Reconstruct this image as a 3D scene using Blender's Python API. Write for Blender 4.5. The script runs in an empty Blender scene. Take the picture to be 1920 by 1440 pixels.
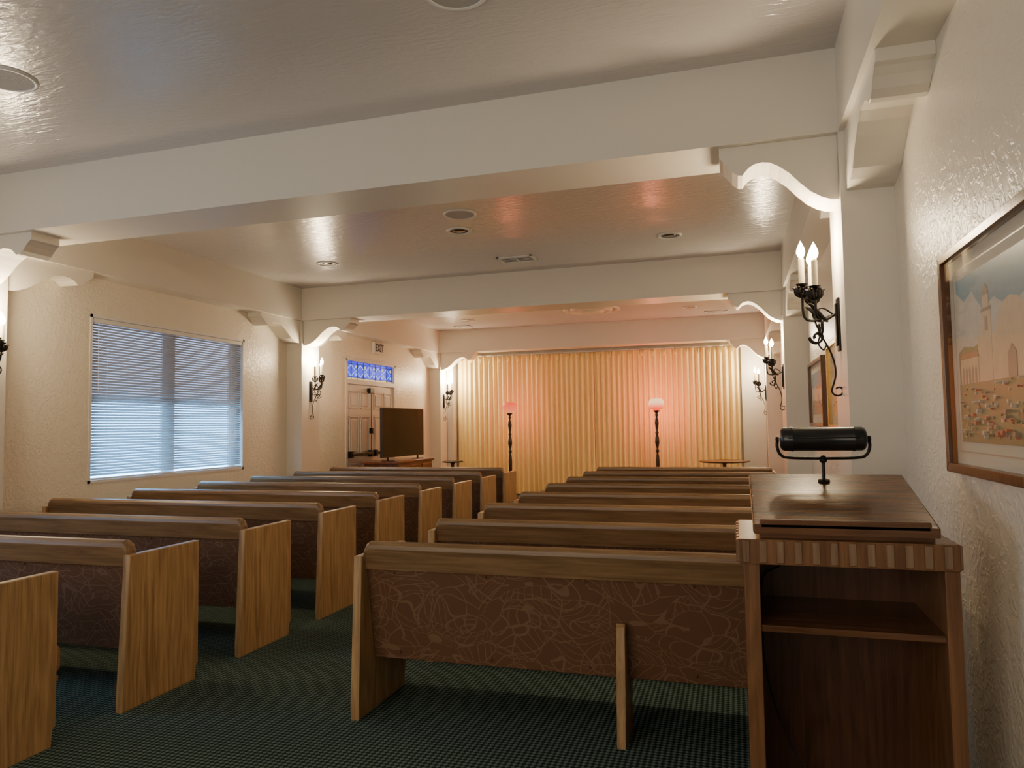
import bpy, bmesh, math, random
from mathutils import Vector, Matrix
random.seed(3)
S=bpy.context.scene
COL=S.collection

# ------------------------------------------------------------ materials
def newmat(name):
    m=bpy.data.materials.new(name); m.use_nodes=True
    nt=m.node_tree; b=nt.nodes.get('Principled BSDF'); return m,nt,b
def N(nt,t,**k):
    n=nt.nodes.new(t)
    for a,v in k.items(): setattr(n,a,v)
    return n
def simple(name,col,rough=.5,metal=0,bump=0,bscale=60,spec=None,var=0):
    m,nt,b=newmat(name)
    b.inputs['Base Color'].default_value=(*col,1); b.inputs['Roughness'].default_value=rough
    b.inputs['Metallic'].default_value=metal
    if spec is not None: b.inputs['Specular IOR Level'].default_value=spec
    tc=N(nt,'ShaderNodeTexCoord'); no=N(nt,'ShaderNodeTexNoise'); no.inputs['Scale'].default_value=bscale; no.inputs['Detail'].default_value=4
    nt.links.new(tc.outputs['Object'],no.inputs['Vector'])
    if bump:
        bp=N(nt,'ShaderNodeBump'); bp.inputs['Strength'].default_value=bump; bp.inputs['Distance'].default_value=.01
        nt.links.new(no.outputs['Fac'],bp.inputs['Height']); nt.links.new(bp.outputs['Normal'],b.inputs['Normal'])
    if var:
        r=N(nt,'ShaderNodeValToRGB')
        r.color_ramp.elements[0].color=(*[c*(1-var) for c in col],1); r.color_ramp.elements[1].color=(*[min(1,c*(1+var)) for c in col],1)
        nt.links.new(no.outputs['Fac'],r.inputs['Fac']); nt.links.new(r.outputs['Color'],b.inputs['Base Color'])
    return m
def emis(name,col,st):
    m,nt,b=newmat(name)
    b.inputs['Base Color'].default_value=(*col,1)
    b.inputs['Emission Color'].default_value=(*col,1); b.inputs['Emission Strength'].default_value=st
    return m
def wood(name,dark,light,axis,rough=.4,sc=1.0):
    m,nt,b=newmat(name)
    tc=N(nt,'ShaderNodeTexCoord'); mp=N(nt,'ShaderNodeMapping')
    s=[28*sc]*3; s[axis]=1.3*sc; mp.inputs['Scale'].default_value=s
    n1=N(nt,'ShaderNodeTexNoise'); n1.inputs['Scale'].default_value=1.6; n1.inputs['Detail'].default_value=6; n1.inputs['Roughness'].default_value=.65; n1.inputs['Distortion'].default_value=.6
    mp2=N(nt,'ShaderNodeMapping'); s2=[4.5*sc]*3; s2[axis]=.8*sc; mp2.inputs['Scale'].default_value=s2
    n2=N(nt,'ShaderNodeTexNoise'); n2.inputs['Scale'].default_value=1.0; n2.inputs['Detail'].default_value=1
    nt.links.new(tc.outputs['Object'],mp.inputs['Vector']); nt.links.new(tc.outputs['Object'],mp2.inputs['Vector'])
    nt.links.new(mp.outputs[0],n1.inputs['Vector']); nt.links.new(mp2.outputs[0],n2.inputs['Vector'])
    mu=N(nt,'ShaderNodeMath',operation='MULTIPLY'); mu.inputs[1].default_value=56
    sn=N(nt,'ShaderNodeMath',operation='SINE')
    ma=N(nt,'ShaderNodeMath',operation='MULTIPLY_ADD'); ma.inputs[1].default_value=.045
    nt.links.new(n2.outputs['Fac'],mu.inputs[0]); nt.links.new(mu.outputs[0],sn.inputs[0])
    nt.links.new(sn.outputs[0],ma.inputs[0]); nt.links.new(n1.outputs['Fac'],ma.inputs[2])
    r=N(nt,'ShaderNodeValToRGB'); r.color_ramp.elements[0].position=.33; r.color_ramp.elements[1].position=.66
    r.color_ramp.elements[0].color=(*dark,1); r.color_ramp.elements[1].color=(*light,1)
    nt.links.new(ma.outputs[0],r.inputs['Fac']); nt.links.new(r.outputs['Color'],b.inputs['Base Color'])
    b.inputs['Roughness'].default_value=rough
    bp=N(nt,'ShaderNodeBump'); bp.inputs['Strength'].default_value=.15; bp.inputs['Distance'].default_value=.003
    nt.links.new(n1.outputs['Fac'],bp.inputs['Height']); nt.links.new(bp.outputs['Normal'],b.inputs['Normal'])
    return m

def wallmat(name,col,rough,bs,sc,ramp=(.45,.6),stretch=None,spec=None):
    m,nt,b=newmat(name)
    b.inputs['Base Color'].default_value=(*col,1); b.inputs['Roughness'].default_value=rough
    if spec: b.inputs['Specular IOR Level'].default_value=spec
    tc=N(nt,'ShaderNodeTexCoord')
    mp=N(nt,'ShaderNodeMapping'); mp.inputs['Scale'].default_value=stretch or (1,1,1)
    nt.links.new(tc.outputs['Object'],mp.inputs['Vector'])
    n1=N(nt,'ShaderNodeTexNoise'); n1.inputs['Scale'].default_value=sc; n1.inputs['Detail'].default_value=3; n1.inputs['Distortion'].default_value=1.2
    n2=N(nt,'ShaderNodeTexNoise'); n2.inputs['Scale'].default_value=sc*4; n2.inputs['Detail'].default_value=3
    nt.links.new(mp.outputs[0],n1.inputs['Vector']); nt.links.new(mp.outputs[0],n2.inputs['Vector'])
    r=N(nt,'ShaderNodeValToRGB'); r.color_ramp.elements[0].position=ramp[0]; r.color_ramp.elements[1].position=ramp[1]
    nt.links.new(n1.outputs['Fac'],r.inputs['Fac'])
    ma=N(nt,'ShaderNodeMath',operation='MULTIPLY_ADD'); ma.inputs[1].default_value=.35
    nt.links.new(n2.outputs['Fac'],ma.inputs[0]); nt.links.new(r.outputs['Color'],ma.inputs[2])
    bp=N(nt,'ShaderNodeBump'); bp.inputs['Strength'].default_value=bs; bp.inputs['Distance'].default_value=.006
    nt.links.new(ma.outputs[0],bp.inputs['Height']); nt.links.new(bp.outputs['Normal'],b.inputs['Normal'])
    return m
M={}
M['wall']=wallmat('plaster_wall',(.77,.70,.58),.38,.36,19)
M['trim']=wallmat('painted_trim',(.77,.72,.63),.4,.05,6)
M['ceil']=wallmat('ceiling_paint',(.60,.565,.545),.20,.42,14,(.2,.8),(.45,1.6,1),1.0)
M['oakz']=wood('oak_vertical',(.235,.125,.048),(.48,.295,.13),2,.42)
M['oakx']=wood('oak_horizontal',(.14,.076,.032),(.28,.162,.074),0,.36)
M['lecx']=wood('walnut_horizontal',(.08,.032,.012),(.17,.074,.032),0,.25)
M['lecz']=wood('walnut_vertical',(.12,.05,.018),(.23,.105,.042),2,.35)
M['lecl']=wood('walnut_flute_sheen',(.17,.10,.06),(.28,.18,.11),2,.25)  # paler walnut that paints reflected stripes onto the raised flutes
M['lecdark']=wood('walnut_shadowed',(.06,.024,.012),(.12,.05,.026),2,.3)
M['dark']=wood('dark_turned_wood',(.02,.008,.004),(.06,.025,.012),2,.3)
M['mahog']=wood('mahogany',(.10,.03,.015),(.22,.08,.04),1,.3)
M['iron']=simple('black_wrought_iron',(.018,.014,.012),.45,.6,.3,80)
M['blackp']=simple('black_plastic',(.012,.012,.013),.3)
M['screen']=simple('tv_screen_glass',(.006,.006,.008),.08)
M['candle']=simple('candle_sleeve',(.85,.75,.55),.5)
M['bulb']=emis('lit_bulb',(1,.74,.38),44)
M['white']=simple('white_enamel',(.74,.72,.68),.35)
M['doorm']=simple('door_paint',(.62,.61,.58),.4)
M['grey']=simple('grey_grille',(.42,.40,.38),.5,0,.6,400)
M['darkin']=simple('dark_recess',(.03,.03,.03),.4)
M['chrome']=simple('brushed_reflector',(.35,.33,.3),.2,1)
M['frame']=wood('frame_brown_wood',(.08,.030,.012),(.17,.07,.03),2,.25)
M['gold']=simple('gilt_frame',(.45,.28,.08),.35,.8,.2,60)
M['mat']=simple('picture_mat',(.66,.60,.48),.8)
M['signw']=simple('sign_white',(.75,.72,.66),.5)
M['signb']=simple('sign_black',(.01,.01,.01),.5)
M['cord']=simple('rubber_cord',(.01,.01,.01),.5)

def carpet():
    m,nt,b=newmat('green_carpet')
    tc=N(nt,'ShaderNodeTexCoord'); sp=N(nt,'ShaderNodeSeparateXYZ'); nt.links.new(tc.outputs['Object'],sp.inputs[0])
    P=.026
    def sn(o,mul,add=None):
        a=N(nt,'ShaderNodeMath',operation='MULTIPLY'); a.inputs[1].default_value=mul; nt.links.new(o,a.inputs[0])
        s=N(nt,'ShaderNodeMath',operation='SINE'); nt.links.new(a.outputs[0],s.inputs[0]); return s.outputs[0]
    k=math.pi*2/P
    a=N(nt,'ShaderNodeMath',operation='ADD'); nt.links.new(sp.outputs[0],a.inputs[0]); nt.links.new(sp.outputs[1],a.inputs[1])
    d=N(nt,'ShaderNodeMath',operation='SUBTRACT'); nt.links.new(sp.outputs[0],d.inputs[0]); nt.links.new(sp.outputs[1],d.inputs[1])
    s1=sn(a.outputs[0],k/2); s2=sn(d.outputs[0],k/2)
    mu=N(nt,'ShaderNodeMath',operation='MULTIPLY'); nt.links.new(s1,mu.inputs[0]); nt.links.new(s2,mu.inputs[1])
    no=N(nt,'ShaderNodeTexNoise'); no.inputs['Scale'].default_value=250; nt.links.new(tc.outputs['Object'],no.inputs['Vector'])
    ad=N(nt,'ShaderNodeMath',operation='ADD'); nt.links.new(mu.outputs[0],ad.inputs[0]); nt.links.new(no.outputs['Fac'],ad.inputs[1])
    r=N(nt,'ShaderNodeValToRGB'); r.color_ramp.elements[0].position=.3; r.color_ramp.elements[1].position=.9
    r.color_ramp.elements[0].color=(.020,.036,.031,1); r.color_ramp.elements[1].color=(.145,.20,.17,1)
    nt.links.new(ad.outputs[0],r.inputs['Fac']); nt.links.new(r.outputs['Color'],b.inputs['Base Color'])
    b.inputs['Roughness'].default_value=.95; b.inputs['Specular IOR Level'].default_value=.1
    bp=N(nt,'ShaderNodeBump'); bp.inputs['Strength'].default_value=.6; bp.inputs['Distance'].default_value=.004
    nt.links.new(ad.outputs[0],bp.inputs['Height']); nt.links.new(bp.outputs['Normal'],b.inputs['Normal'])
    return m
M['carpet']=carpet()
def fabric(name,base,line):
    m,nt,b=newmat(name)
    L=nt.links.new
    def mth(op,a,c=None,d=None):
        n=N(nt,'ShaderNodeMath',operation=op)
        for i,v in enumerate((a,c,d)):
            if v is None: continue
            if isinstance(v,(int,float)): n.inputs[i].default_value=v
            else: L(v,n.inputs[i])
        return n.outputs[0]
    tc=N(nt,'ShaderNodeTexCoord'); no=N(nt,'ShaderNodeTexNoise'); no.inputs['Scale'].default_value=4.5; no.inputs['Detail'].default_value=0
    L(tc.outputs['Object'],no.inputs['Vector'])
    mx=N(nt,'ShaderNodeMixRGB',blend_type='ADD'); mx.inputs['Fac'].default_value=.18
    L(tc.outputs['Object'],mx.inputs[1]); L(no.outputs['Color'],mx.inputs[2])
    mp=N(nt,'ShaderNodeMapping'); mp.inputs['Scale'].default_value=(.7,1,1.2); mp.inputs['Rotation'].default_value=(0,.6,0)
    L(mx.outputs[0],mp.inputs['Vector'])
    vo=N(nt,'ShaderNodeTexVoronoi'); vo.inputs['Scale'].default_value=9.5; L(mp.outputs[0],vo.inputs['Vector'])
    ve=N(nt,'ShaderNodeTexVoronoi',feature='DISTANCE_TO_EDGE'); ve.inputs['Scale'].default_value=9.5; L(mp.outputs[0],ve.inputs['Vector'])
    sc=N(nt,'ShaderNodeSeparateColor'); L(vo.outputs['Color'],sc.inputs[0])
    sp=N(nt,'ShaderNodeSeparateXYZ'); L(mx.outputs[0],sp.inputs[0])
    th=mth('MULTIPLY',sc.outputs[0],6.2832)
    s=mth('ADD',mth('MULTIPLY',sp.outputs[0],mth('COSINE',th)),mth('MULTIPLY',sp.outputs[2],mth('SINE',th)))
    st=mth('LESS_THAN',mth('ABSOLUTE',mth('SUBTRACT',mth('FRACT',mth('MULTIPLY',s,34.)),.5)),.06)
    st=mth('MULTIPLY',st,mth('GREATER_THAN',sc.outputs[1],.5))
    ed=mth('LESS_THAN',ve.outputs['Distance'],.02)
    v2=N(nt,'ShaderNodeTexVoronoi'); v2.inputs['Scale'].default_value=5; L(mp.outputs[0],v2.inputs['Vector'])
    ar=mth('LESS_THAN',mth('ABSOLUTE',mth('SUBTRACT',mth('FRACT',mth('MULTIPLY',v2.outputs['Distance'],4.1)),.5)),.05)
    fac=mth('MAXIMUM',mth('MAXIMUM',st,ed),ar)
    mc=N(nt,'ShaderNodeMixRGB'); mc.inputs[1].default_value=(*base,1); mc.inputs[2].default_value=(*line,1)
    L(fac,mc.inputs[0]); L(mc.outputs[0],b.inputs['Base Color'])
    b.inputs['Roughness'].default_value=.8; b.inputs['Specular IOR Level'].default_value=.25
    return m
M['fab']=fabric('leaf_upholstery',(.135,.064,.032),(.195,.108,.06))
M['cush']=fabric('cushion_upholstery',(.27,.12,.06),(.34,.18,.10))
def curtain_m():
    m,nt,b=newmat('cream_drapery')
    b.inputs['Base Color'].default_value=(.92,.75,.34,1); b.inputs['Roughness'].default_value=.7
    tc=N(nt,'ShaderNodeTexCoord'); no=N(nt,'ShaderNodeTexNoise'); no.inputs['Scale'].default_value=120
    nt.links.new(tc.outputs['Object'],no.inputs['Vector'])
    bp=N(nt,'ShaderNodeBump'); bp.inputs['Strength'].default_value=.1; bp.inputs['Distance'].default_value=.002
    nt.links.new(no.outputs['Fac'],bp.inputs['Height']); nt.links.new(bp.outputs['Normal'],b.inputs['Normal'])
    return m
M['curt']=curtain_m()
def slat_m():
    m,nt,b=newmat('blind_slat')
    b.inputs['Base Color'].default_value=(.48,.44,.39,1); b.inputs['Roughness'].default_value=.4
    tr=N(nt,'ShaderNodeBsdfTranslucent'); tr.inputs['Color'].default_value=(.7,.72,.75,1)
    mx=N(nt,'ShaderNodeMixShader'); mx.inputs[0].default_value=.3
    nt.links.new(b.outputs[0],mx.inputs[1]); nt.links.new(tr.outputs[0],mx.inputs[2])
    nt.links.new(mx.outputs[0],nt.nodes['Material Output'].inputs['Surface']); return m
M['slat']=slat_m()
M['dayhi']=emis('daylit_pane_bright',(.20,.56,1),14)
M['daylo']=emis('daylit_pane_dim',(.38,.52,.78),2.2)
M['sgblue']=emis('stained_glass_blue',(.005,.03,.75),1.3)
M['sgpale']=emis('stained_glass_pale',(.22,.42,1),1.1)
M['sgyel']=emis('stained_glass_amber',(.7,.6,.2),.9)
def shade_m(name,c0,c1,z0,z1,st):
    m,nt,b=newmat(name)
    tc=N(nt,'ShaderNodeTexCoord'); sp=N(nt,'ShaderNodeSeparateXYZ'); nt.links.new(tc.outputs['Object'],sp.inputs[0])
    mr=N(nt,'ShaderNodeMapRange'); mr.inputs['From Min'].default_value=z0; mr.inputs['From Max'].default_value=z1
    nt.links.new(sp.outputs[2],mr.inputs['Value'])
    r=N(nt,'ShaderNodeValToRGB'); r.color_ramp.elements[0].color=(*c0,1); r.color_ramp.elements[1].color=(*c1,1)
    nt.links.new(mr.outputs[0],r.inputs['Fac']); nt.links.new(r.outputs['Color'],b.inputs['Emission Color']); b.inputs['Base Color'].default_value=(.25,.05,.02,1)
    b.inputs['Emission Strength'].default_value=st; return m
M['shadeA']=shade_m('rose_glass_shade',(1,.28,.12),(1,.10,.04),1.70,1.88,1.3)
M['shadeB']=shade_m('cream_rose_glass_shade',(1,.06,.02),(1,.62,.30),1.74,1.86,2.0)

# ------------------------------------------------------------ mesh helpers
def mk(name,bm,mats,parent=None,loc=(0,0,0),smooth=False,**props):
    bmesh.ops.recalc_face_normals(bm,faces=bm.faces)
    me=bpy.data.meshes.new(name); bm.to_mesh(me); bm.free()
    for mm in (mats if isinstance(mats,(list,tuple)) else [mats]): me.materials.append(mm)
    if smooth:
        for p in me.polygons: p.use_smooth=True
    o=bpy.data.objects.new(name,me); COL.objects.link(o); o.location=loc
    if parent: o.parent=parent
    for k,v in props.items(): o[k]=v
    return o
def empty(name,loc,label,cat,rot=0,group=None):
    o=bpy.data.objects.new(name,None); COL.objects.link(o); o.location=loc; o.rotation_euler=(0,0,rot); o.empty_display_size=.1
    o['label']=label; o['category']=cat
    if group: o['group']=group
    return o
def abox(bm,x0,x1,y0,y1,z0,z1,bev=0,mi=0,seg=2):
    r=bmesh.ops.create_cube(bm,size=1)
    vs=r['verts']
    for v in vs: v.co=Vector(((x0+x1)/2+v.co.x*(x1-x0),(y0+y1)/2+v.co.y*(y1-y0),(z0+z1)/2+v.co.z*(z1-z0)))
    fs=set(f for v in vs for f in v.link_faces)
    for f in fs: f.material_index=mi
    if bev:
        es=list(set(e for v in vs for e in v.link_edges))
        bmesh.ops.bevel(bm,geom=es,offset=bev,segments=seg,affect='EDGES',profile=.5)
def aprism(bm,pts,axis,a0,a1,bev=0,mi=0):
    """pts polygon in the 2 other axes; axis 0: pts=(y,z); axis 1: pts=(x,z); axis 2: pts=(x,y)"""
    def P(p,a):
        if axis==0: return (a,p[0],p[1])
        if axis==1: return (p[0],a,p[1])
        return (p[0],p[1],a)
    A=[bm.verts.new(P(p,a0)) for p in pts]; B=[bm.verts.new(P(p,a1)) for p in pts]
    n=len(pts); fs=[bm.faces.new(A),bm.faces.new(B[::-1])]
    for i in range(n): fs.append(bm.faces.new((A[i],B[i],B[(i+1)%n],A[(i+1)%n])))
    for f in fs: f.material_index=mi
    if bev:
        es=list(set(e for f in fs[:2] for e in f.edges))
        bmesh.ops.bevel(bm,geom=es,offset=bev,segments=2,affect='EDGES',profile=.5)
def alathe(bm,prof,c=(0,0,0),seg=24,mi=0,M4=None,capends=True):
    rings=[]
    for r,z in prof:
        ring=[]
        for i in range(seg):
            a=2*math.pi*i/seg; co=Vector((r*math.cos(a),r*math.sin(a),z))
            if M4: co=M4@co
            ring.append(bm.verts.new(co+Vector(c)))
        rings.append(ring)
    for k in range(len(rings)-1):
        for i in range(seg):
            f=bm.faces.new((rings[k][i],rings[k][(i+1)%seg],rings[k+1][(i+1)%seg],rings[k+1][i])); f.material_index=mi
    if capends:
        for rg in (rings[0],rings[-1]):
            try: f=bm.faces.new(rg); f.material_index=mi
            except: pass
def atube(bm,pts,rad,seg=8,mi=0):
    pts=[Vector(p) for p in pts]; n=len(pts)
    rads=rad if isinstance(rad,(list,tuple)) else [rad]*n
    t0=(pts[1]-pts[0]).normalized(); up=Vector((0,0,1)) if abs(t0.z)<.9 else Vector((0,1,0))
    nrm=t0.cross(up).normalized(); rings=[]
    for i,p in enumerate(pts):
        t=((pts[min(i+1,n-1)]-pts[max(i-1,0)])).normalized()
        nrm=(nrm-t*nrm.dot(t)).normalized(); b=t.cross(nrm)
        rings.append([bm.verts.new(p+(nrm*math.cos(2*math.pi*j/seg)+b*math.sin(2*math.pi*j/seg))*rads[i]) for j in range(seg)])
    for k in range(n-1):
        for j in range(seg):
            f=bm.faces.new((rings[k][j],rings[k][(j+1)%seg],rings[k+1][(j+1)%seg],rings[k+1][j])); f.material_index=mi
    for rg in (rings[0],rings[-1]):
        f=bm.faces.new(rg); f.material_index=mi
def bez(ps,n=20):
    ps=[Vector(p) for p in ps]; out=[]
    q=[ps[0]*2-ps[1]]+ps+[ps[-1]*2-ps[-2]]
    per=max(2,n//(len(ps)-1))
    for i in range(1,len(q)-2):
        for j in range(per):
            t=j/per; a,b,c,d=q[i-1],q[i],q[i+1],q[i+2]
            out.append(.5*((2*b)+(-a+c)*t+(2*a-5*b+4*c-d)*t*t+(-a+3*b-3*c+d)*t**3))
    out.append(ps[-1]); return out
def box(name,x0,x1,y0,y1,z0,z1,mat,bev=0,parent=None,**p):
    bm=bmesh.new(); abox(bm,x0,x1,y0,y1,z0,z1,bev); return mk(name,bm,mat,parent,**p)
def dup(o,parent=None):
    c=o.copy(); COL.objects.link(c)
    if parent: c.parent=parent
    for ch in o.children: dup(ch,c)
    return c
def struct(o,label,cat):
    o['kind']='structure'; o['label']=label; o['category']=cat; return o

# ------------------------------------------------------------ room constants
XL,XR=-6.18,.84        # walls
PL,PR=-5.93,.58        # pilaster faces
YB,YF=-3.0,15.0
HC,HB=3.475,3.01
BY=[(4.20,4.66),(9.10,9.55),(14.25,14.60)]
struct(box('floor',XL-.2,XR+.2,YB-.2,YF+.2,-.1,0,M['carpet']),'dark green patterned loop-pile carpet floor','floor')
struct(box('ceiling',XL-.2,XR+.2,YB-.2,YF+.2,HC,HC+.1,M['ceil']),'semi-gloss painted flat plaster ceiling','ceiling')
def wall_holes(name,xa,xb,holes,mat):
    ys=sorted(set([YB,YF]+[h[0] for h in holes]+[h[1] for h in holes])); zs=sorted(set([0,HC]+[h[2] for h in holes]+[h[3] for h in holes]))
    bm=bmesh.new()
    for i in range(len(ys)-1):
        for j in range(len(zs)-1):
            cy=(ys[i]+ys[i+1])/2; cz=(zs[j]+zs[j+1])/2
            if any(h[0]<cy<h[1] and h[2]<cz<h[3] for h in holes): continue
            abox(bm,xa,xb,ys[i],ys[i+1],zs[j],zs[j+1])
    bmesh.ops.remove_doubles(bm,verts=bm.verts,dist=1e-5)
    return mk(name,bm,mat)
W1=(5.73,8.14,.935,2.64); W2=(.5,2.9,.935,2.64); D1=(10.78,12.60,0,2.62)
struct(wall_holes('wall_left',XL-.2,XL,[W1,W2,D1],M['wall']),'cream plaster wall with window and door openings','wall')
struct(box('wall_right',XR,XR+.2,YB,YF,0,HC,M['wall']),'cream knockdown-textured plaster wall','wall')
struct(box('wall_far',XL,XR,YF,YF+.2,0,HC,M['wall']),'cream plaster end wall behind the curtains','wall')
struct(box('wall_near',XL,XR,YB-.2,YB,0,HC,M['wall']),'cream plaster wall at the rear of the chapel','wall')
tn=[0]
def trim(bm,label,mat=None):
    tn[0]+=1
    return struct(mk('trim_%d'%tn[0],bm,mat or M['trim']),label,'trim')
for (a,b) in BY:
    bm=bmesh.new(); abox(bm,PL,PR,a,b,HB,HC); trim(bm,'cream painted ceiling beam spanning the room')
    bm=bmesh.new(); abox(bm,XL,PL,a,b,0,HB); trim(bm,'cream painted wall pilaster under the beam')
    bm=bmesh.new(); abox(bm,PR,XR,a,b,0,HB); trim(bm,'cream painted wall pilaster under the beam')
bm=bmesh.new(); abox(bm,XL,PL,YB,YF,HB,HC); trim(bm,'cream painted perimeter beam along the wall')
bm=bmesh.new(); abox(bm,PR,XR,YB,YF,HB,HC); trim(bm,'cream painted perimeter beam along the wall')
def cprof(L,D):
    pts=[(0,0),(0,.17),(.03,.2),(.07,.28),(.11,.40),(.16,.47),(.20,.48),(.22,.43),(.25,.36),(.30,.31),(.37,.29),(.44,.31),(.52,.39),(.60,.52),(.68,.68),(.77,.84),(.86,.94),(.93,.985),(1,1),(1,0)]
    return [(p[0]*L,p[1]*D) for p in pts]
def corbel_x(wx,sgn,L,D,y0,y1):
    pts=[(wx+sgn*(L-p[0]),HB-p[1]) for p in cprof(L,D)]
    bm=bmesh.new(); aprism(bm,pts,1,y0,y1,.004); trim(bm,'scalloped cream corbel bracket under the ceiling beam')
def corbel_y(wy,sgn,L,D,x0,x1):
    pts=[(wy+sgn*(L-p[0]),HB-p[1]) for p in cprof(L,D)]
    bm=bmesh.new(); aprism(bm,pts,0,x0,x1,.004); trim(bm,'scalloped cream corbel bracket under the perimeter beam')
for i,(a,b) in enumerate(BY):
    d=.25 if i<2 else .22
    corbel_x(PR,-1,.62,.36,a+.04,a+.04+d); corbel_x(PL,1,.76,.36,a+.04,a+.04+d)
    for (x0,x1) in ((XL,PL-.03),(PR+.03,XR)):
        corbel_y(a,-1,.9,.33,x0,x1)
        if i<2: corbel_y(b,1,.9,.33,x0,x1)

# ------------------------------------------------------------ windows with blinds
def window(n,W,label):
    y0,y1,z0,z1=W
    bm=bmesh.new()
    t=.03
    xo=XL-.12
    for (a,b,c,d) in ((y0,y1,z1-t,z1),(y0,y1,z0,z0+t),(y0,y0+t,z0,z1),(y1-t,y1,z0,z1)):
        abox(bm,xo-.04,XL+.006,a,b,c,d,0,0)
    ym=(y0+y1)/2; zm=z0+.5*(z1-z0)
    abox(bm,xo-.03,xo+.0,ym-.10,ym+.10,z0+t,z1-t,0,0)
    abox(bm,xo-.03,xo+.0,y0+t,y1-t,zm-.03,zm+.03,0,0)
    abox(bm,xo-.03,xo,y0+t,y0+.14,z0+t,z1-t,0,0); abox(bm,xo-.03,xo,y1-.14,y1-t,z0+t,z1-t,0,0)
    abox(bm,xo-.05,xo-.035,y0+t,y1-t,z0+t,zm,0,1)
    abox(bm,xo-.05,xo-.035,y0+t,y1-t,zm,z1-t,0,2)
    w=mk('window_%d'%n,bm,[M['white'],M['dayhi'],M['daylo']]); struct(w,label,'window')
    root=empty('window_blind',(XL-.03,ym,z1-t),'closed cream horizontal slat blind in the window','blind')
    bm=bmesh.new(); hw=(y1-y0)/2-t-.006
    abox(bm,-.02,.03,-hw,hw,-.05,-.002,.004); mk('headrail',bm,M['white'],root)
    bm=bmesh.new(); nS=54; H=(z1-z0)-2*t-.09; p=H/nS
    for i in range(nS):
        zc=-.065-p*i; h=.0125; s=.009
        pts=[(-s-.0006,zc+h),(-s+.0006,zc+h),(s+.0006,zc-h),(s-.0006,zc-h)]
        aprism(bm,pts,1,-hw,hw)
    mk('slats',bm,M['slat'],root,kind='stuff')
    bm=bmesh.new(); abox(bm,-.015,.02,-hw,hw,-(H+.088),-(H+.068),.004); mk('bottom_rail',bm,M['white'],root)
    bm=bmesh.new()
    for yy in (-hw+.2,-hw*.33,hw*.33,hw-.2): atube(bm,[(.014,yy,-.05),(.014,yy,-(H+.07))],.0018,6)
    mk('ladder_cord',bm,M['white'],root)
    bm=bmesh.new(); atube(bm,[(.03,-hw+.07,-.04),(.032,-hw+.075,-.75)],.004,8); mk('tilt_wand',bm,M['white'],root)
window(1,W1,'double window with daylight behind blinds')
window(2,W2,'double window with daylight behind blinds')

# ------------------------------------------------------------ doors + transom + exit sign
y0,y1,_,zt=D1
bm=bmesh.new()
for (a,b,c,d) in ((y0-.03,y0+.04,0,zt),(y1-.04,y1+.03,0,zt),(y0-.03,y1+.03,zt-.03,zt+.04),(y0+.04,y1-.04,2.20,2.28)):
    abox(bm,XL-.15,XL+.012,a,b,c,d,.003)
trim(bm,'white painted door casing with transom bar',M['white'])
ym=(y0+y1)/2; DX=.085
for k,(a,b) in enumerate(((y0+.045,ym-.004),(ym+.004,y1-.045))):
    bm=bmesh.new(); abox(bm,XL-.13+DX,XL-.10+DX,a,b,.01,2.195,.002)
    w=(b-a)
    for (c,d) in ((.18,.85),(1.0,1.65),(1.78,2.08)):
        for (e,f) in ((a+.09,a+w/2-.04),(a+w/2+.04,b-.09)):
            for (p,q,r_,s_) in ((e,f,c,c+.02),(e,f,d-.02,d),(e,e+.02,c,d),(f-.02,f,c,d)): abox(bm,XL-.102+DX,XL-.088+DX,p,q,r_,s_,.003)
            abox(bm,XL-.102+DX,XL-.090+DX,e+.05,f-.05,c+.05,d-.05,.005)
    dr=struct(mk('door_%d'%(k+1),bm,M['doorm']),'white six-panel double door leaf with panic hardware','door')
    bm=bmesh.new(); abox(bm,XL-.06+DX,XL-.02+DX,a+.06,b-.05,.98,1.03,.006); abox(bm,XL-.10+DX,XL-.03+DX,a+.04,a+.12,.95,1.06,.004); abox(bm,XL-.10+DX,XL-.03+DX,b-.12,b-.04,.95,1.06,.004)
    mk('push_bar',bm,M['iron'],dr)
    if k==0:
        bm=bmesh.new(); yy=b-.05
        atube(bm,[(XL-.07+DX,yy,1.05),(XL-.07+DX,yy,2.05)],.007); abox(bm,XL-.10+DX,XL-.04+DX,yy-.02,yy+.02,1.35,1.45,.004)
        mk('latch_rod',bm,M['iron'],dr)
        bm=bmesh.new(); abox(bm,XL-.10+DX,XL-.03+DX,yy-.10,yy+.04,2.06,2.15,.004); mk('door_closer',bm,M['iron'],dr)
# stained glass transom
bm=bmesh.new(); ta,tb,tc_,td=y0+.04,y1-.04,2.28,2.59; xx=XL-.04
abox(bm,xx-.02,xx-.01,ta,tb,tc_,td,0,0)
n=5; wd=(tb-ta-.1)/n
def lozenge(cy,cz,ry,rz,mi,x1):
    aprism(bm,[(cy-ry,cz),(cy,cz-rz),(cy+ry,cz),(cy,cz+rz)],0,xx-.011,x1,0,mi)
abox(bm,xx-.012,xx-.006,ta,tb,tc_,tc_+.03,0,2)
for i in range(n):
    cy=ta+.05+wd*(i+.5); cz=(tc_+td)/2
    lozenge(cy,cz,wd*.5,.115,1,xx-.007)
    lozenge(cy,cz,wd*.40,.085,0,xx-.005)
    lozenge(cy+wd/2,cz+.07,.04,.03,2,xx-.004); lozenge(cy+wd/2,cz-.065,.05,.03,1,xx-.004)
for i in range(9):
    cy=ta+(tb-ta)*i/8; abox(bm,xx-.008,xx-.001,max(ta,cy-.005),min(tb,cy+.005),tc_,td,0,3)
for zz in (tc_+.04,td-.04): abox(bm,xx-.008,xx-.001,ta,tb,zz-.005,zz+.005,0,3)
struct(mk('window_3',bm,[M['sgblue'],M['sgpale'],M['sgyel'],M['iron']]),'blue stained glass transom with diamond pattern','window')
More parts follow.
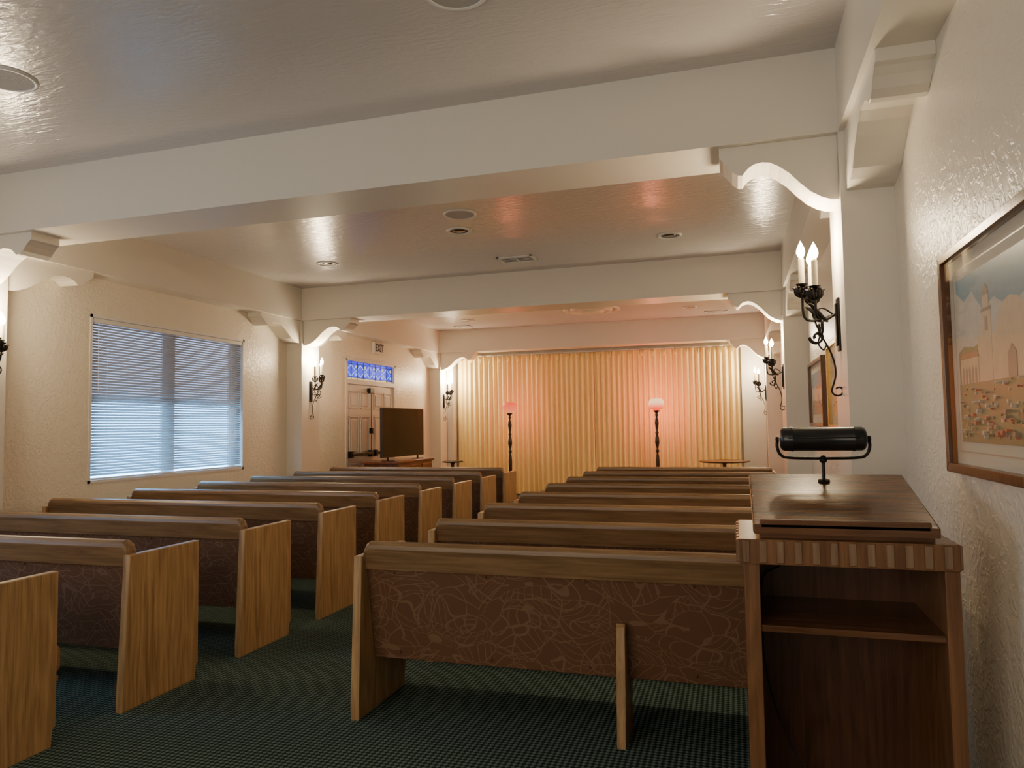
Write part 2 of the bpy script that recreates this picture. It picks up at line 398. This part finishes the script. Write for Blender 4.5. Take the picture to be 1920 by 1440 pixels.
# exit sign
sg=empty('exit_sign',(XL,11.89,2.885),'white box exit sign with black lettering above the door','sign')
bm=bmesh.new(); abox(bm,0,.05,-.20,.20,-.105,.105,.008); mk('sign_box',bm,M['signw'],sg)
cu=bpy.data.curves.new('exit_text','FONT'); cu.body='EXIT'; cu.size=.20; cu.align_x='CENTER'; cu.align_y='CENTER'; cu.extrude=.002; cu.offset=.004
to=bpy.data.objects.new('tmp',cu); COL.objects.link(to); bpy.context.view_layer.update()
me=bpy.data.meshes.new_from_object(to.evaluated_get(bpy.context.evaluated_depsgraph_get())); bpy.data.objects.remove(to)
me.materials.clear(); me.materials.append(M['signb'])
lt=bpy.data.objects.new('lettering',me); COL.objects.link(lt); lt.parent=sg; lt.location=(.053,0,0); lt.rotation_euler=(math.pi/2,0,math.pi/2); lt.scale=(.75,1.0,1)

# ------------------------------------------------------------ pews
def pew(L,loc,group,label,legs):
    r=empty('pew',loc,label,'pew',group=group)
    hx=L/2; T=.045; D=.55
    oy=-.275
    for sx in (-1,1):
        pts=[(oy,0),(oy,.08),(oy+.035,.80),(oy+D,.80),(oy+D,.09),(oy+D-.022,.085),(oy+D-.022,0)]
        bm=bmesh.new(); a0,a1=(-hx,-hx+T) if sx<0 else (hx-T,hx)
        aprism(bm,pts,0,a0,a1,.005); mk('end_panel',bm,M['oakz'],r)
    ix=hx-T
    bm=bmesh.new(); pts=[(oy+.17,.264),(oy+.22,.264),(oy+.14,.745),(oy+.088,.745)]
    aprism(bm,pts,0,-ix,ix,.006)
    for i in range(5):
        xx=-ix+.15+(2*ix-.3)*i/4
        for (zz,yy) in ((.30,oy+.160),(.715,oy+.090)):
            bmesh.ops.create_uvsphere(bm,u_segments=8,v_segments=5,radius=.007,matrix=Matrix.Translation((xx,yy,zz)))
    mk('backrest',bm,M['fab'],r)
    bm=bmesh.new(); pts=[(oy+.075,.73),(oy+.052,.835),(oy+.054,.855),(oy+.066,.868),(oy+.085,.872),(oy+.105,.868),(oy+.118,.855),(oy+.124,.835),(oy+.145,.73)]
    n=len(pts); 
    secs=[(-ix,.62),(-ix+.004,.80),(-ix+.014,.93),(-ix+.03,1.0),(ix-.03,1.0),(ix-.014,.93),(ix-.004,.80),(ix,.62)]
    rings=[]
    for x,f in secs:
        rings.append([bm.verts.new((x,p[0],.73+(p[1]-.73)*f)) for p in pts])
    for k in range(len(rings)-1):
        for i in range(n): bm.faces.new((rings[k][i],rings[k+1][i],rings[k+1][(i+1)%n],rings[k][(i+1)%n]))
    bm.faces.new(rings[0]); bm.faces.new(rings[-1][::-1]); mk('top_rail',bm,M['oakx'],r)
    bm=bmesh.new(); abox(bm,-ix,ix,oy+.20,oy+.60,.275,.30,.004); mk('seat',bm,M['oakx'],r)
    bm=bmesh.new(); abox(bm,-ix+.003,ix-.003,oy+.19,oy+.63,.30,.445,.04,0,4); mk('seat_cushion',bm,M['cush'],r)
    for lx in legs:
        pts=[(oy+.02,0),(oy+.045,.24),(oy+.07,.52),(oy+.085,.535),(oy+.102,.52),(oy+.142,.274),(oy+.20,.272),(oy+.20,.25),(oy+.30,.24),(oy+.26,.12),(oy+.27,0)]
        bm=bmesh.new(); aprism(bm,pts,0,lx-.02,lx+.02,.003); mk('support_leg',bm,M['oakz'],r)
    return r
SP=.937
LL=2.82; lp=pew(LL,(-3.06-LL/2,2.14+.275,0),'pews beside the window wall','oak pew with leaf-patterned upholstered back and cushion',[0])
for k in range(1,9):
    c=dup(lp); c.location=(-3.06-LL/2,2.14+.275+SP*k,0)
RL=2.36; rp=pew(RL,(-1.875+RL/2,3.31+.275,0),'pews beside the picture wall','shorter oak pew with leaf-patterned upholstered back',[.165])
for k in range(1,8):
    c=dup(rp); c.location=(-1.875+RL/2,3.31+.275+.932*k,0)

# ------------------------------------------------------------ lectern
lx0,lx1,ly0,ly1=0.0,.672,2.65,3.16
lec=empty('lectern',((lx0+lx1)/2,(ly0+ly1)/2,0),'reddish-brown wooden lectern with slanted top and open shelves','lectern')
cx,cy=(lx0+lx1)/2,(ly0+ly1)/2; hx=(lx1-lx0)/2; hy=(ly1-ly0)/2
bm=bmesh.new()
abox(bm,-hx+.015,-hx+.065,-hy+.01,hy-.01,0,.965,.003); abox(bm,hx-.045,hx-.0,-hy+.01,hy-.01,0,.965,.003)
abox(bm,-hx+.06,hx-.04,-hy+.03,hy-.01,.0,.06)
mk('side_panel',bm,M['lecz'],lec)
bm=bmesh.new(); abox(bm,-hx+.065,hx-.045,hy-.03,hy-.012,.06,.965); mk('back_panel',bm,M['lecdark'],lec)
bm=bmesh.new(); abox(bm,-hx+.065,hx-.045,-hy+.02,hy-.03,.735,.757,.002); mk('shelf',bm,M['lecx'],lec)
bm=bmesh.new(); abox(bm,-hx,hx,-hy,hy,.965,1.05,.002)
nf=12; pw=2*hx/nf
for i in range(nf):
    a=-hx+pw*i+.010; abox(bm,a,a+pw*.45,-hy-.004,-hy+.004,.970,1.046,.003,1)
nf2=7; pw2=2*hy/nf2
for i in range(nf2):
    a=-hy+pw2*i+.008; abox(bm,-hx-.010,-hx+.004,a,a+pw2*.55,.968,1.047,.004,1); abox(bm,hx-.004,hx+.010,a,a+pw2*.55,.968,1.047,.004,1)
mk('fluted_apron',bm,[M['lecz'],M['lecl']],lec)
bm=bmesh.new()
aprism(bm,[(-hy+.045,1.05),(hy,1.05),(hy,1.20),(-hy+.045,1.075)],0,-hx+.07,hx-.06); mk('desk_base',bm,M['lecx'],lec)
bm=bmesh.new()
aprism(bm,[(-hy+.005,1.068),(hy+.03,1.208),(hy+.03,1.236),(-hy+.005,1.10)],0,-hx+.048,hx-.05,.006); 
abox(bm,-hx+.07,hx-.075,-hy+.005,-hy+.028,1.085,1.118,.006)
mk('desk_top',bm,M['lecx'],lec)
bm=bmesh.new(); atube(bm,bez([(-hx+.09,hy-.05,.95),(-hx+.16,hy-.1,.90),(-hx+.09,hy-.06,.84),(-hx+.08,hy-.06,.70),(-hx+.085,hy-.06,.5),(-hx+.12,hy-.1,.34),(-hx+.2,hy-.15,.15),(-hx+.24,hy-.2,.07)],40),.004); mk('power_cord',bm,M['cord'],lec)

def desk_z(ly): return 1.10+(ly+hy-.005)/(2*hy+.025)*.136
lyl=.19; zl=desk_z(lyl)+.004
rl=empty('reading_lamp',(cx-.01,cy+lyl,zl),'black metal reading lamp with cylindrical shade on lectern','lamp')
bm=bmesh.new(); rot=Matrix.Rotation(math.atan(.136/.535),4,'X')
alathe(bm,[(.0001,-.003),(.022,-.003),(.022,.003),(.016,.007),(.006,.010)],seg=20,M4=rot); mk('base',bm,M['iron'],rl,smooth=False)
bm=bmesh.new(); atube(bm,[(0,0,0.004),(0,0,.085)],.0065); alathe(bm,[(.0065,.07),(.013,.075),(.015,.085),(.010,.095),(.005,.10)],seg=14); mk('stem',bm,M['iron'],rl)
zc=.164
bm=bmesh.new()
atube(bm,bez([(-.165,0,zc+.005),(-.168,0,zc-.03),(-.155,0,zc-.062),(-.12,0,zc-.073),(0,0,zc-.075),(.12,0,zc-.073),(.155,0,zc-.062),(.168,0,zc-.03),(.165,0,zc+.005)],48),.006)
for s in (-1,1):
    alathe(bm,[(.004,0),(.012,.002),(.012,.012),(.004,.014)],c=(s*.160,0,zc),seg=12,M4=Matrix.Rotation(s*math.pi/2,4,'Y'))
mk('yoke',bm,M['iron'],rl)
bm=bmesh.new(); R=Matrix.Rotation(math.pi/2,4,'Y')
alathe(bm,[(.0001,-.158),(.030,-.157),(.042,-.150),(.046,-.140),(.046,-.118),(.049,-.114),(.049,-.110),(.046,-.106),(.046,.106),(.049,.110),(.049,.114),(.046,.118),(.046,.14),(.042,.15),(.03,.157),(.0001,.158)],c=(0,0,zc),seg=32,M4=R)
atube(bm,[(-.13,-.047,zc+.006),(.13,-.047,zc+.006)],.003)
mk('lamp_shade',bm,M['blackp'],rl,smooth=True)

# ------------------------------------------------------------ sconces
def sconce():
    r=empty('wall_sconce',(0,0,0),'black wrought-iron wall sconce with three lit candle bulbs','sconce',group='candle sconces on the pilasters')
    bm=bmesh.new(); abox(bm,0,.012,-.04,.04,-.15,.15,.004); abox(bm,.012,.022,-.025,.025,-.12,.12,.004); mk('back_plate',bm,M['iron'],r)
    pos=[(.13,-.085,.205),(.19,0,.235),(.13,.085,.205)]
    bm=bmesh.new()
    for (x,y,z) in pos:
        atube(bm,bez([(.02,0,.06),(x*.6,y*.3,.03),(x*.95,y*.8,.05),(x,y,z-.07),(x,y,z)],24),.0075,8)
        alathe(bm,[(.006,-.03),(.016,-.02),(.012,-.012),(.028,-.002),(.034,.008),(.018,.004)],c=(x,y,z),seg=14)
        for q in range(6):
            a=q*math.pi/3; dx,dy=math.cos(a),math.sin(a)
            atube(bm,bez([(x+dx*.006,y+dy*.006,z-.07),(x+dx*.03,y+dy*.03,z-.05),(x+dx*.036,y+dy*.036,z-.02),(x+dx*.052,y+dy*.052,z-.012)],12),[.003+.009*math.sin(math.pi*min(1,i/12)) for i in range(13)],6)
    for s in (-1,1):
        pts=[]
        for i in range(34):
            t=i/33*2.4*math.pi; rr=.05*(1-.72*i/33)
            pts.append((.10, s*(.075+rr*math.cos(t+math.pi)), -.01+rr*math.sin(t+math.pi)))
        atube(bm,pts,.0055,6)
        pts=[]
        for i in range(30):
            t=i/29*2.2*math.pi; rr=.04*(1-.7*i/29)
            pts.append((.12+rr*math.cos(t), s*.03, -.065-rr*math.sin(t)))
        atube(bm,pts,.0055,6)
        atube(bm,bez([(.06,s*.01,.02),(.10,s*.05,.05),(.14,s*.06,.10),(.17,s*.075,.12)],16),[.003+.010*math.sin(math.pi*min(1,i/15)) for i in range(16)],6)
    mk('scroll_arm',bm,M['iron'],r)
    bm=bmesh.new()
    pts=bez([(.02,0,.05),(.09,0,.10),(.13,0,.05),(.10,0,-.05),(.05,0,-.16),(.03,0,-.27),(.055,0,-.37)],48)
    for i in range(1,26):
        t=i/25*1.8*math.pi; rr=.035*(1-.6*i/25)
        pts.append(Vector((.02+rr*math.cos(t),0,-.37-rr*math.sin(t))))
    atube(bm,pts,.0055,6)
    atube(bm,bez([(.10,0,-.05),(.115,.0,-.10),(.09,.01,-.14),(.075,.01,-.115)],18),.005,6)
    mk('tail_scroll',bm,M['iron'],r)
    for (x,y,z) in pos:
        bm=bmesh.new(); alathe(bm,[(.0001,.006),(.0165,.006),(.0165,.150),(.012,.158),(.0001,.158)],c=(x,y,z),seg=14)
        cn=mk('candle',bm,M['candle'],r,smooth=False)
        bm=bmesh.new(); alathe(bm,[(.008,.158),(.016,.168),(.023,.184),(.024,.198),(.019,.218),(.010,.238),(.004,.252),(.0005,.258)],c=(x,y,z),seg=14)
        mk('bulb',bm,M['bulb'],cn,smooth=True)
    return r
s0=sconce(); SZ=1.99
places=[]
for (a,b) in BY:
    places+= [(PL,(a+b)/2,0),(PR,(a+b)/2,math.pi)]
def plight(name,loc,pw,col,rad=.04):
    l=bpy.data.lights.new(name,'POINT'); l.energy=pw; l.color=col; l.shadow_soft_size=rad
    o=bpy.data.objects.new(name,l); COL.objects.link(o); o.location=loc; return o
PWR=[52,46,70,64,86,70]
for i,(x,y,rt) in enumerate(places):
    s=s0 if i==0 else dup(s0)
    s.location=(x,y,SZ); s.rotation_euler=(0,0,rt)
    d=1 if rt==0 else -1
    plight('sconce_glow',(x+d*.17,y-.0,SZ+.48),PWR[i],(1,.80,.53),.08)

# ------------------------------------------------------------ curtains
def curtain(x0,x1,y,zt,label):
    r=empty('curtain',((x0+x1)/2,y,0),label,'curtain',group='drapes across the end wall')
    W=x1-x0; npl=int(W/.105); nx=npl*12; nz=10
    bm=bmesh.new(); g=[]
    ph=[random.uniform(-.25,.25) for _ in range(npl+2)]
    for j in range(nz+1):
        row=[]; tz=j/nz; z=.02+(zt-.02)*tz
        for i in range(nx+1):
            u=i/nx*npl; k=int(u)
            f=u-k; am=.036*(.75+.5*abs(ph[k]*2))*(1-.25*tz)
            yy=am*math.sin(2*math.pi*f)+.012*math.sin(u*.9+tz*2)
            edge=min(1,i/10,(nx-i)/10)
            xx=-W/2+W*i/nx+.012*math.sin(u*1.7+tz*1.5)*(1-tz)*edge
            row.append(bm.verts.new((xx,yy,z)))
        g.append(row)
    for j in range(nz):
        for i in range(nx): bm.faces.new((g[j][i],g[j][i+1],g[j+1][i+1],g[j+1][i]))
    o=mk('drape',bm,M['curt'],r,smooth=True)
    bm=bmesh.new()
    np2=int(W/.21)
    for i in range(np2):
        xx=-W/2+W*(i+.5)/np2
        for q in (-.016,0,.016):
            atube(bm,[(xx+q*.4,-.062,zt-.13),(xx+q,-.064,zt-.10),(xx+q*1.6,-.062,zt-.005)],[.006,.009,.013],6)
    mk('pinch_pleat',bm,M['curt'],r,smooth=True,kind='stuff')
curtain(-5.74,-2.752,14.80,2.94,'cream pleated floor-length drape hanging closed')
curtain(-2.742,.10,14.80,2.94,'cream pleated floor-length drape hanging closed')
ct=box('curtain_track',-5.78,.14,14.78,14.83,2.945,2.97,M['white'],.003); ct['label']='white curtain track above the cream drapes'; ct['category']='curtain track'
bm=bmesh.new(); abox(bm,PL,-5.79,14.62,14.98,0,HB); trim(bm,'cream painted return beside the drapes')
bm=bmesh.new(); abox(bm,.15,PR,14.92,14.99,0,HB); trim(bm,'cream painted return beside the drapes')

# ------------------------------------------------------------ floor lamps
def flamp(x,y,shade,label):
    r=empty('floor_lamp',(x,y,0),label,'floor lamp',group='torchiere floor lamps before the drapes')
    bm=bmesh.new(); alathe(bm,[(.0001,0),(.15,0),(.155,.02),(.14,.035),(.10,.045),(.06,.07),(.045,.10),(.0001,.10)],seg=28); mk('base',bm,M['dark'],r,smooth=True)
    prof=[(.022,.10),(.04,.14),(.045,.20),(.03,.27),(.018,.31),(.028,.34),(.018,.37),(.024,.45),(.032,.6),(.036,.75),(.028,.85),(.016,.90),(.034,.93),(.034,.95),(.016,.98),(.030,1.04),(.042,1.10),(.036,1.18),(.018,1.25),(.036,1.28),(.018,1.31),(.026,1.38),(.038,1.46),(.030,1.53),(.014,1.57),(.026,1.60),(.03,1.62),(.02,1.64),(.03,1.66),(.055,1.68),(.06,1.70),(.01,1.70)]
    bm=bmesh.new(); alathe(bm,prof,seg=18); mk('pole',bm,M['dark'],r,smooth=True)
    bm=bmesh.new(); alathe(bm,[(.05,1.703),(.10,1.72),(.135,1.76),(.147,1.81),(.140,1.86),(.118,1.90),(.105,1.915),(.098,1.912),(.112,1.89),(.132,1.855),(.139,1.81),(.128,1.765),(.095,1.73),(.05,1.712)],seg=32,capends=False); mk('lamp_shade',bm,shade,r,smooth=True)
flamp(-4.28,13.85,M['shadeA'],'dark turned-wood floor lamp with glowing rose glass shade')
flamp(-1.40,13.85,M['shadeB'],'dark turned-wood floor lamp with cream and rose glass shade')
for x in (-4.28,-1.40):
    plight('lamp_glow',(x,14.02,2.02),13 if x<-3 else 30,(1,.21,.10),.05)
    plight('lamp_underglow',(x,14.22,1.60),7 if x<-3 else 14,(1,.20,.09),.08)

# ------------------------------------------------------------ TV, credenza, side tables
cr=empty('credenza',(-5.53,11.45,0),'reddish-brown wooden credenza below the television','cabinet')
bm=bmesh.new(); abox(bm,-.30,.30,-.70,.70,.07,.86,.004); mk('body',bm,M['mahog'],cr)
bm=bmesh.new(); abox(bm,-.33,.33,-.74,.74,.86,.90,.008); mk('top',bm,M['mahog'],cr)
bm=bmesh.new()
for a in (-.66,.60):
    for b in (-.27,.21): abox(bm,b,b+.06,a,a+.06,0,.07)
mk('leg',bm,M['mahog'],cr)
for i in range(3):
    bm=bmesh.new(); a=-.66+.45*i; abox(bm,.30,.315,a,a+.42,.12,.82,.006); d=mk('cabinet_door',bm,M['mahog'],cr)
    bm=bmesh.new(); abox(bm,.315,.335,a+.34,a+.36,.45,.57,.004); mk('handle',bm,M['iron'],d)
ang=math.atan2(1.40,.11)
tv=empty('television',(-5.40,11.33,.90),'large black flat-screen television standing on the credenza','television',rot=ang-math.pi/2)
bm=bmesh.new(); abox(bm,-.03,.012,-.70,.70,.06,.875,.006); abox(bm,-.07,-.03,-.4,.4,.12,.5,.01); mk('tv_body',bm,M['blackp'],tv)
bm=bmesh.new(); abox(bm,.0121,.0135,-.688,.688,.082,.865); mk('screen',bm,M['screen'],tv)
for yy in (-.5,.5):
    bm=bmesh.new(); abox(bm,-.12,.12,yy-.012,yy+.012,0.0,.012,.002); abox(bm,-.018,.008,yy-.012,yy+.012,.01,.075,.002); mk('stand_foot',bm,M['blackp'],tv)
def rtable(x,y,h,rad,mat,label):
    r=empty('round_side_table',(x,y,0),label,'table')
    bm=bmesh.new(); alathe(bm,[(.0001,h-.03),(rad-.03,h-.03),(rad,h-.018),(rad+.004,h-.006),(rad-.005,h),(rad-.02,h),(rad-.025,h-.006),(.0001,h-.006)],seg=48); mk('tabletop',bm,mat,r)
    bm=bmesh.new(); alathe(bm,[(.05,h-.03),(.03,h-.08),(.04,h-.2),(.055,h-.3),(.03,h-.42),(.045,.2),(.05,.14),(.0001,.14)],seg=20); mk('pedestal',bm,mat,r,smooth=True)
    for q in range(3):
        a=q*2*math.pi/3+.3; bm=bmesh.new(); c,s=math.cos(a),math.sin(a)
        atube(bm,bez([(.03*c,.03*s,.2),(.12*c,.12*s,.16),(rad*.55*c,rad*.55*s,.05),(rad*.72*c,rad*.72*s,.02)],16),.018,8); mk('leg',bm,mat,r)
rtable(-5.15,12.95,.80,.20,M['dark'],'small dark round pedestal side table')
rtable(-.20,13.45,.78,.43,M['mahog'],'round mahogany pedestal table near the drapes')

# ------------------------------------------------------------ framed pictures on right wall
def colm(name,c): return simple(name,c,.35,0,0,25,var=.18)
A={'sky':colm('print_sky',(.16,.33,.42)),'cloud':colm('print_cloud',(.50,.52,.48)),'cream':colm('print_church',(.58,.49,.35)),'roof':colm('print_roof',(.36,.20,.12)),'shadow':colm('print_shadow',(.28,.25,.21)),'green':colm('print_green',(.20,.22,.13)),'flower':colm('print_flower',(.46,.16,.12)),'path':colm('print_path',(.46,.38,.27))}
def picture(y0,y1,z0,z1,fm,label,art):
    r=empty('framed_picture',(XR,(y0+y1)/2,(z0+z1)/2),label,'picture')
    hw,hh=(y1-y0)/2,(z1-z0)/2; t=.035
    bm=bmesh.new()
    def bar(p): aprism(bm,p,0,-.045,0,.003)
    bar([(-hw,hh),(hw,hh),(hw-t,hh-t),(-hw+t,hh-t)]); bar([(-hw,-hh),(hw,-hh),(hw-t,-hh+t),(-hw+t,-hh+t)])
    bar([(-hw,-hh),(-hw,hh),(-hw+t,hh-t),(-hw+t,-hh+t)]); bar([(hw,-hh),(hw,hh),(hw-t,hh-t),(hw-t,-hh+t)])
    mk('frame',bm,fm,r)
    bm=bmesh.new(); abox(bm,-.012,-.006,-hw+t,hw-t,-hh+t,hh-t); 
    e=.045
    for (a,b,c,d) in ((-hw+t+e,hw-t-e,hh-t-e-.005,hh-t-e),(-hw+t+e,hw-t-e,-hh+t+e,-hh+t+e+.005),(-hw+t+e,-hw+t+e+.005,-hh+t+e,hh-t-e),(hw-t-e-.005,hw-t-e,-hh+t+e,hh-t-e)):
        abox(bm,-.0125,-.012,a,b,c,d,0,1)
    mk('mat_board',bm,[M['mat'],A['path']],r)
    bm=bmesh.new(); keys=list(A.keys()); aw,ah=hw-t-.085,hh-t-.085
    L=[0]
    def rect(a,b,c,d,k):
        L[0]+=1; x=-.0126-.0001*L[0]; abox(bm,x,-.0121,max(-1,a)*aw,min(1,b)*aw,c*ah,d*ah,0,keys.index(k))
    def poly(p,k):
        L[0]+=1; x=-.0126-.0001*L[0]; aprism(bm,[(q[0]*aw,q[1]*ah) for q in p],0,x,-.0121,0,keys.index(k))
    rnd=random.Random(5)
    if art==0:
        rect(-1,1,-1,1,'cloud'); poly([(1,1),(-1,1),(-1,.35),(-.6,.55),(-.2,.42),(.1,.6),(.35,.50),(.6,.78),(.8,.70),(1,.85)],'sky')
        poly([(1,.1),(.85,.16),(.6,.12),(.3,.2),(-1,.1),(-1,-.3),(1,-.3)],'green')
        rect(-.75,.5,-.32,.22,'cream'); poly([(-.55,.22),(.1,.22),(.05,.36),(-.08,.50),(-.22,.54),(-.36,.50),(-.5,.36)],'cream')
        for c in (-.68,.28):
            rect(c-.1,c+.1,-.3,.50,'cream'); rect(c-.115,c+.115,.48,.52,'shadow'); rect(c-.07,c+.07,.52,.66,'cream'); poly([(c-.07,.66),(c+.07,.66),(c+.05,.74),(c,.80),(c-.05,.74)],'shadow'); rect(c-.03,c+.03,.26,.42,'shadow')
        rect(.5,.95,-.3,.0,'cream'); poly([(.48,.0),(.97,.0),(.9,.07),(.52,.07)],'roof')
        for i in range(5): poly([(.54+.08*i,-.3),(.59+.08*i,-.3),(.59+.08*i,-.14),(.565+.08*i,-.09),(.54+.08*i,-.14)],'shadow')
        poly([(-.3,-.32),(-.14,-.32),(-.14,-.05),(-.22,.04),(-.3,-.05)],'shadow')
        poly([(-1,-1),(1,-1),(1,-.3),(-1,-.3)],'green')
        for i in range(170):
            b=-.33-.62*rnd.random()**.8; a=rnd.uniform(-.97,.9); s=.012+.05*(-b-.3)*rnd.random()+.008
            poly([(a,b),(a+s,b+s*.3),(a+s*.7,b+s*1.3),(a-s*.2,b+s)],rnd.choice(['flower','cloud','green','path','flower','shadow']))
    else:
        rect(-1,1,-1,1,'cloud'); rect(-1,1,.3,1,'sky'); rect(-1,1,-1,-.3,'green'); rect(-.6,.4,-.35,.2,'cream'); poly([(-.65,.2),(.45,.2),(.3,.35),(-.5,.35)],'roof')
        rect(-.2,0,-.35,-.05,'shadow')
        for i in range(60):
            a=rnd.uniform(-.95,.9); b=rnd.uniform(-.97,-.4); s=rnd.uniform(.02,.06)
            poly([(a,b),(a+s,b+s*.3),(a+s*.7,b+s)],rnd.choice(['flower','green','path']))
    mk('print',bm,[A[k] for k in keys],r)
    m,nt,b=newmat('picture_glass')
    tr=N(nt,'ShaderNodeBsdfTransparent'); gl=N(nt,'ShaderNodeBsdfGlossy'); gl.inputs['Roughness'].default_value=.05
    mx=N(nt,'ShaderNodeMixShader'); mx.inputs[0].default_value=.12
    nt.links.new(tr.outputs[0],mx.inputs[1]); nt.links.new(gl.outputs[0],mx.inputs[2]); nt.links.new(mx.outputs[0],nt.nodes['Material Output'].inputs['Surface'])
    bm=bmesh.new(); bm.faces.new([bm.verts.new(p) for p in ((-.036,-hw+t,-hh+t),(-.036,hw-t,-hh+t),(-.036,hw-t,hh-t),(-.036,-hw+t,hh-t))])
    mk('glass',bm,m,r)
picture(2.12,3.27,1.245,2.095,M['frame'],'brown wooden framed mission church print with cream mat',0)
picture(7.45,8.75,1.40,2.08,M['frame'],'dark framed landscape print with cream mat',1)
picture(5.75,7.05,1.38,2.12,M['gold'],'gilt framed landscape print with cream mat',2)

# ------------------------------------------------------------ ceiling fixtures
def downlight(x,y):
    r=empty('recessed_downlight',(x,y,HC),'unlit recessed ceiling downlight with white trim ring','ceiling light',group='recessed downlights')
    bm=bmesh.new(); alathe(bm,[(.135,0),(.132,-.010),(.11,-.014),(.098,-.007),(.096,0)],seg=36,capends=False); mk('trim_ring',bm,M['white'],r,smooth=True)
    bm=bmesh.new(); alathe(bm,[(.098,-.004),(.0001,-.003)],seg=36,capends=False); mk('baffle',bm,M['darkin'],r)
    bm=bmesh.new(); alathe(bm,[(.0001,-.012),(.035,-.012),(.058,-.009),(.064,-.004)],seg=24,capends=False); mk('bulb',bm,M['chrome'],r,smooth=True)
for p in ((-2.67,6.96),(-4.73,7.81),(-.61,7.91),(-4.84,13.0),(-.70,13.0)): downlight(*p)
def speaker(x,y,rad=.16):
    r=empty('ceiling_speaker',(x,y,HC),'round white perforated ceiling speaker grille','speaker',group='ceiling speakers')
    bm=bmesh.new(); alathe(bm,[(rad,0),(rad-.003,-.009),(rad-.02,-.012),(rad-.025,-.008),(rad-.026,0)],seg=40,capends=False); mk('rim',bm,M['white'],r,smooth=True)
    bm=bmesh.new(); alathe(bm,[(rad-.024,-.007),(.0001,-.009)],seg=40,capends=False); mk('grille',bm,M['grey'],r)
for p in ((-2.45,6.41),(-3.92,3.04),(-1.18,3.06),(-2.35,11.6)): speaker(*p)
def vent(x,y,w,d):
    r=empty('ceiling_vent',(x,y,HC),'white louvered rectangular ceiling air vent','vent',group='ceiling air vents')
    bm=bmesh.new(); t=.03
    for (a,b,c,e) in ((-w,w,-d,-d+t),(-w,w,d-t,d),(-w,-w+t,-d,d),(w-t,w,-d,d)): abox(bm,a,b,c,e,-.014,0,.002)
    mk('frame',bm,M['white'],r)
    bm=bmesh.new(); abox(bm,-w+t,w-t,-d+t,d-t,-.003,-.001); mk('duct_opening',bm,M['darkin'],r)
    bm=bmesh.new(); n=4
    for i in range(n):
        yy=-d+t+(2*d-2*t)*(i+.5)/n; aprism(bm,[(yy-.010,-.012),(yy-.010,-.014),(yy+.008,-.014),(yy+.008,-.012)],0,-w+t,w-t)
    abox(bm,-.006,.006,-d+t,d-t,-.015,-.004)
    mk('louver',bm,M['white'],r,kind='stuff')
vent(-2.47,8.39,.22,.15); vent(-5.2,13.75,.17,.12); vent(-.27,13.7,.2,.12)
r=empty('ceiling_diffuser',(-2.35,12.55,HC),'large round white ceiling diffuser with concentric rings','vent')
bm=bmesh.new()
alathe(bm,[(.50,0),(.50,-.015),(.46,-.03),(.42,-.02),(.40,0)],seg=56,capends=False); alathe(bm,[(.38,-.005),(.36,-.04),(.30,-.055),(.27,-.03),(.26,-.005)],seg=56,capends=False)
alathe(bm,[(.24,-.005),(.22,-.055),(.15,-.075),(.0001,-.08)],seg=56,capends=False); mk('ring',bm,M['trim'],r,smooth=True)
bm=bmesh.new(); alathe(bm,[(.41,-.002),(.0001,-.002)],seg=56,capends=False); mk('throat',bm,M['grey'],r)

# ------------------------------------------------------------ extra light
def area(name,loc,rot,sx,sy,pw,col):
    l=bpy.data.lights.new(name,'AREA'); l.shape='RECTANGLE'; l.size=sx; l.size_y=sy; l.energy=pw; l.color=col
    o=bpy.data.objects.new(name,l); COL.objects.link(o); o.location=loc; o.rotation_euler=rot; return o
area('rear_fill',(-2.6,-2.4,1.9),(math.radians(84),0,0),4,2.2,100,(1,.88,.72))  # added soft fill behind the camera, not an actual fixture
area('window_light',(XL+.05,1.7,1.8),(0,math.radians(-90),0),1.6,2.3,30,(.74,.85,1))
w=bpy.data.worlds.new('World'); S.world=w; w.use_nodes=True; w.node_tree.nodes['Background'].inputs[0].default_value=(.5,.6,.8,1); w.node_tree.nodes['Background'].inputs[1].default_value=.5

# ------------------------------------------------------------ camera
cam=bpy.data.cameras.new('Camera'); co=bpy.data.objects.new('Camera',cam); COL.objects.link(co); S.camera=co
f=1365.; v1=(1378-960,792-720); v2=(-3500-960,865-720)
Yw=Vector((v1[0],-v1[1],-f)).normalized(); Xw=-Vector((v2[0],-v2[1],-f)); Xw=(Xw-Yw*Xw.dot(Yw)).normalized(); Zw=Xw.cross(Yw)
co.matrix_world=Matrix.Translation((0,0,1.45))@Matrix((Xw,Yw,Zw)).to_4x4()
cam.sensor_width=36; cam.lens=f/1920*36; cam.clip_start=.05
